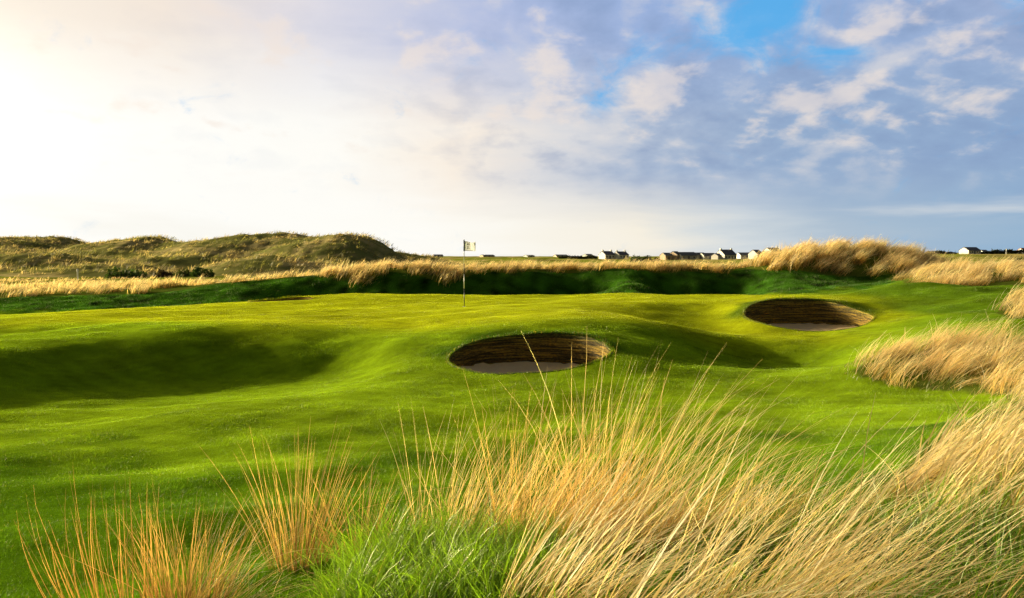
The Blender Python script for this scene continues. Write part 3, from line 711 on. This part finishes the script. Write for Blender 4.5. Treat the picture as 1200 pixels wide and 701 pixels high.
# ---------------------------------------------------------------- flagstick
fx, fy, _ = P(544, 359, 29.0); fz = float(gz(fx, fy))
e = empty('golf_flag', (fx, fy, fz)); tag(e, 'golf flagstick with black and white bands and a white flag on the green', 'flagstick')
for z0, z1, mt in ((-.12, .62, M_POLEB), (.62, 1.10, M_POLEW), (1.10, 1.45, M_POLEB), (1.45, 2.24, M_POLEW)):
    b = MB(); b.tube(0, 0, [(z0, .013), (z1, .013)], 14); b.build('pole', mt, e, True)
b = MB(); b.tube(0, 0, [(2.24, .018), (2.26, .022), (2.28, .015), (2.285, .004)], 14); b.build('finial', M_POLEB, e, True)
b = MB(); b.tube(0, 0, [(1.89, .021), (2.235, .021)], 14); b.build('flag_sleeve', M_POLEB, e, True)
nu, nv = 26, 14; U, Vv = np.meshgrid(np.linspace(0, 1, nu), np.linspace(0, 1, nv))
def flagpt(u, v, off=0):
    x = .02 + .37 * u; y = -.035 * np.sin(u * 5.2 + .5 * v) * u - off
    z = 1.90 + .33 * v - .07 * u * v ** 2 * np.sin(u * 3.0) - .012 * u
    return np.stack([x, y, z], -1)
ff = np.arange(nu * nv).reshape(nv, nu); FQ = np.stack([ff[:-1, :-1], ff[:-1, 1:], ff[1:, 1:], ff[1:, :-1]], -1).reshape(-1, 4)
fl = mesh_np('flag', flagpt(U, Vv).reshape(-1, 3), FQ, M_FLAG, e)
def strip(u0, u1, v0, v1, name='print'):
    U2, V2 = np.meshgrid(np.linspace(u0, u1, 9), np.linspace(v0, v1, 4)); k = np.arange(36).reshape(4, 9)
    q = np.stack([k[:-1, :-1], k[:-1, 1:], k[1:, 1:], k[1:, :-1]], -1).reshape(-1, 4)
    return flagpt(U2, V2, .004).reshape(-1, 3), q
VS, QS, b0 = [], [], 0
for s in ((.24,.30,.62,.84),(.30,.42,.80,.86),(.42,.48,.62,.84),(.27,.45,.60,.65),(.33,.39,.66,.78),(.22,.50,.44,.49),(.25,.47,.36,.40),(.22,.50,.24,.31),(.02,.75,.02,.06),(.10,.50,.94,.98)):
    v_, q_ = strip(*s); VS.append(v_); QS.append(q_ + b0); b0 += len(v_)
v_, q_ = strip(.90,.99,.60,.86); mesh_np('flag_corner_patch', v_, q_, M_PRINT, fl)  # grey patch standing in for the dark curled corner of the cloth
mesh_np('flag_print', np.concatenate(VS), np.concatenate(QS), M_PRINT, fl)
b = MB(); b.tube(0, 0, [(-.10, .050), (.004, .054), (.006, .054)], 20); b.build('cup', M_POLEW, e, True)

# ---------------------------------------------------------------- camera
cam = bpy.data.cameras.new('camera'); cam.lens = 36.0 * F / 1200; cam.sensor_width = 36; cam.clip_start = .05; cam.clip_end = 20000
co = link(bpy.data.objects.new('camera', cam)); co.location = (0, 0, CAMH); co.rotation_euler = (math.pi / 2 - PITCH, 0, 0)
SC.camera = co

# ---------------------------------------------------------------- light and sky
sd = bpy.data.lights.new('sun', 'SUN'); sd.energy = 5.0; sd.angle = math.radians(.6); sd.color = (1, .84, .54)
so = link(bpy.data.objects.new('sun', sd))
D = Vector((math.sin(SUN_AZ) * math.cos(SUN_EL), math.cos(SUN_AZ) * math.cos(SUN_EL), math.sin(SUN_EL)))
so.rotation_euler = D.to_track_quat('Z', 'Y').to_euler()

Wd = bpy.data.worlds.new('World'); SC.world = Wd; Wd.use_nodes = True; Wd.node_tree.nodes.clear()
t = NT(Wd.node_tree); out = t.new('ShaderNodeOutputWorld'); bg = t.new('ShaderNodeBackground'); BS = .1; bg.inputs[1].default_value = BS
sky = t.new('ShaderNodeTexSky', sky_type='NISHITA'); sky.sun_disc = False; sky.sun_elevation = SUN_EL; sky.sun_rotation = SUN_AZ
sky.air_density = 1.0; sky.dust_density = .6; sky.ozone_density = 2.0
gen = t.new('ShaderNodeTexCoord').outputs['Generated']
sx = t.new('ShaderNodeSeparateXYZ'); t.l.new(gen, sx.inputs[0]); X, Y, Z = sx.outputs
az = t.math('ARCTAN2', X, Y); el = t.math('ARCSINE', Z)
zz = t.math('ADD', t.math('MAXIMUM', Z, 0.0), .10)
cv = t.new('ShaderNodeCombineXYZ'); t.put(cv.inputs[0], t.math('DIVIDE', X, zz)); t.put(cv.inputs[1], t.math('DIVIDE', Y, zz))
plan = cv.outputs[0]
cv2 = t.new('ShaderNodeCombineXYZ'); z2 = t.math('ADD', zz, .28); t.put(cv2.inputs[0], t.math('DIVIDE', X, z2)); t.put(cv2.inputs[1], t.math('DIVIDE', Y, z2)); plan2 = cv2.outputs[0]
ce = t.new('ShaderNodeCombineXYZ'); t.put(ce.inputs[0], az); t.put(ce.inputs[1], el); ang = ce.outputs[0]
nA = t.noise(plan, .55, 6, .55, .4); nB = t.noise(plan, 1.5, 7, .6, .3)
nS = t.noise(t.scale(ang, (2.2, 16, 1)), 1.0, 5, .55, .3); nC = t.noise(plan2, 8.5, 8, .54, .15); nG = t.noise(t.scale(ang, (13, 20, 1)), 1.0, 7, .62, .6); nD = t.noise(plan, 2.4, 7, .6, .35)
def lin(hexs):
    return tuple((int(hexs[i:i+2], 16) / 255) ** 2.2 for i in (0, 2, 4))
# large gradients by azimuth at two heights, in the sky itself: white glow round the low sun on the left, slate cloud on the right
def pos(px): return (math.atan((px - 600) / F) + .6) / 1.2
azp = t.math('MULTIPLY_ADD', az, 1 / 1.2, .5)
azp = t.math('ADD', azp, t.math('MULTIPLY_ADD', nA, .16, -.08))
azp = t.math('ADD', azp, t.math('MULTIPLY_ADD', nS, .12, -.06))
low = t.ramp(azp, [(pos(0), (1.0,1.0,.96)), (pos(480), (1.0,.985,.93)), (pos(730), lin('f6efdf')), (pos(840), lin('d3dadd')), (pos(980), lin('adbfd0')), (pos(1200), lin('93b2ce'))])
mid = t.ramp(azp, [(pos(0), (1.0,1.0,.97)), (pos(390), (1.0,.985,.93)), (pos(535), lin('f9eee0')), (pos(650), lin('dadadd')), (pos(740), lin('aebcd2')), (pos(900), lin('95adcd')), (pos(1200), lin('8fa9cc'))])
top = t.ramp(azp, [(pos(0), lin('f8ecdc')), (pos(200), lin('f3e6d9')), (pos(380), lin('dcdae4')), (pos(560), lin('b5c0e0')), (pos(760), lin('97afda')), (pos(950), lin('94aed8')), (pos(1200), lin('a3b3d4'))])
e1 = t.math('ADD', el, t.math('MULTIPLY_ADD', nS, .05, -.025))
c = t.mix(t.ss(e1, .02, .10), low, mid); c = t.mix(t.ss(e1, .12, .27), c, top)
front = t.ss(azp, pos(380), pos(800))
# dark cloud undersides and pale lit puffs
def spot(px, py, rx_, ry_):
    a0, e0 = math.atan((px - 600) / F), math.atan((296 - py) / F)
    u = t.math('DIVIDE', t.math('SUBTRACT', az, a0), rx_ / F); v = t.math('DIVIDE', t.math('SUBTRACT', el, e0), ry_ / F)
    return t.math('EXPONENT', t.math('MULTIPLY', t.math('ADD', t.math('MULTIPLY', u, u), t.math('MULTIPLY', v, v)), -1.0))
def total(spots):
    o = None
    for px, py, a, b, k in spots:
        v = t.math('MULTIPLY', spot(px, py, a, b), k); o = v if o is None else t.math('ADD', o, v)
    return o
hi = t.ss(el, .04, .12)
def shifted(v, d):
    n = t.new('ShaderNodeVectorMath', operation='ADD'); t.l.new(v, n.inputs[0]); n.inputs[1].default_value = d
    return n.outputs[0]
nE = t.noise(shifted(plan2, (-.046, .022, 0)), 8.5, 8, .54, .15)
nF, nF2 = t.noise(plan2, 3.0, 6, .5, .15), t.noise(shifted(plan2, (-.12, .055, 0)), 3.0, 6, .5, .15)
rel = t.math('ADD', t.math('MULTIPLY', t.math('SUBTRACT', nC, nE), 3.6), t.math('MULTIPLY', t.math('SUBTRACT', nF, nF2), 3.2))
amt = t.math('MULTIPLY', hi, t.math('MULTIPLY_ADD', front, .46, .07))
c = t.mix(t.math('MULTIPLY', t.math('MULTIPLY', rel, -1.0, clamp=True), amt), c, lin('7f96bd'))
c = t.mix(t.math('MULTIPLY', t.math('MULTIPLY', rel, .9, clamp=True), amt), c, lin('ebe4de'))
pb = total([(640,95,75,40,.13),(735,125,85,28,.16),(965,140,85,40,.15),(1040,45,80,30,.15),(1135,150,60,40,.12),(490,80,60,25,.12),(330,40,120,40,.10),(820,98,60,22,.12),(640,30,60,25,.06)])
pf = t.math('MULTIPLY', t.ss(t.math('ADD', nC, pb), .57, .76), t.ss(el, .07, .13)); c = t.mix(t.math('MULTIPLY', pf, .55), c, lin('f3e4d8'))
# blue gaps where the Nishita sky shows
gap = total([(888,26,72,48,1.15),(975,82,45,16,.75),(745,78,70,28,.5),(700,115,50,16,.42),(1190,40,30,40,.45),(560,60,40,20,.35),(850,145,40,12,.45)])
gap = t.ss(t.math('ADD', gap, t.math('MULTIPLY', t.math('SUBTRACT', nG, .5), 2.4)), .22, 1.1)
blue = t.mix(.8, t.mix(1, sky.outputs[0], (BS, BS, BS), 'MULTIPLY'), lin('50b6fb'))
c = t.mix(t.math('MULTIPLY', gap, .9), c, blue)
# streaks of pale cloud near the horizon
st = t.math('MULTIPLY', t.ss(nS, .5, .68), t.math('SUBTRACT', 1.0, t.ss(el, .03, .10))); c = t.mix(t.math('MULTIPLY', st, .5), c, lin('f4f0e6'))
# unseen sky overhead and behind the viewer, darkened to keep ambient light low
behind = t.ss(t.math('ABSOLUTE', az), .72, 1.25)
c = t.mix(t.ss(el, .32, .50), c, t.mix(nA, (.075,.085,.095), (.11,.115,.12))); c = t.mix(behind, c, t.mix(nA, (.07,.078,.085), (.095,.10,.105)))
c = t.mix(t.ss(Z, 0.0, -.03), c, (.05, .06, .03))
ga, ge = t.math('DIVIDE', t.math('ADD', az, 1.17), .30), t.math('DIVIDE', t.math('SUBTRACT', el, .14), .085)  # wide warm glow added mostly out of view, to brighten the land
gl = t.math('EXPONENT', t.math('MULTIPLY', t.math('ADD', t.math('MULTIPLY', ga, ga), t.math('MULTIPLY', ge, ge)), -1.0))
hx, hy = t.math('DIVIDE', t.math('SUBTRACT', az, SUN_AZ), .13), t.math('DIVIDE', t.math('SUBTRACT', el, SUN_EL), .10)  # narrow unseen aureole added at the sun to strengthen its light
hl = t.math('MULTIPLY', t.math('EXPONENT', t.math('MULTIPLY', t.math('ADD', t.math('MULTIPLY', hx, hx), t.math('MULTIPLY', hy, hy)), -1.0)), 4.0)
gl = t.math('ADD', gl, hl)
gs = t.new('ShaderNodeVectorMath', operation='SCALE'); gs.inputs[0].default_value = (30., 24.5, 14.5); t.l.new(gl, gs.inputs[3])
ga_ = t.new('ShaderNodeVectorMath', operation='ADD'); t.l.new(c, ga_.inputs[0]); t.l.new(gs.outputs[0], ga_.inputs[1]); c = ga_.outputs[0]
sc_ = t.new('ShaderNodeVectorMath', operation='SCALE'); t.l.new(c, sc_.inputs[0]); sc_.inputs[3].default_value = 1 / BS
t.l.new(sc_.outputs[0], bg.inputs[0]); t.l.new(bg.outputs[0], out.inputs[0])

SC.view_settings.view_transform = 'Standard'; SC.view_settings.look = 'None'; SC.view_settings.exposure = 0; SC.view_settings.gamma = 1
SC.cycles.max_bounces = 9; SC.cycles.diffuse_bounces = 7; SC.cycles.transmission_bounces = 7; SC.cycles.glossy_bounces = 1
SC.cycles.use_denoising = True; SC.cycles.denoiser = 'OPENIMAGEDENOISE'; SC.cycles.denoising_input_passes = 'RGB_ALBEDO_NORMAL'; SC.cycles.denoising_prefilter = 'NONE'; SC.cycles.adaptive_threshold = .004; SC.cycles.sample_clamp_indirect = 4.0
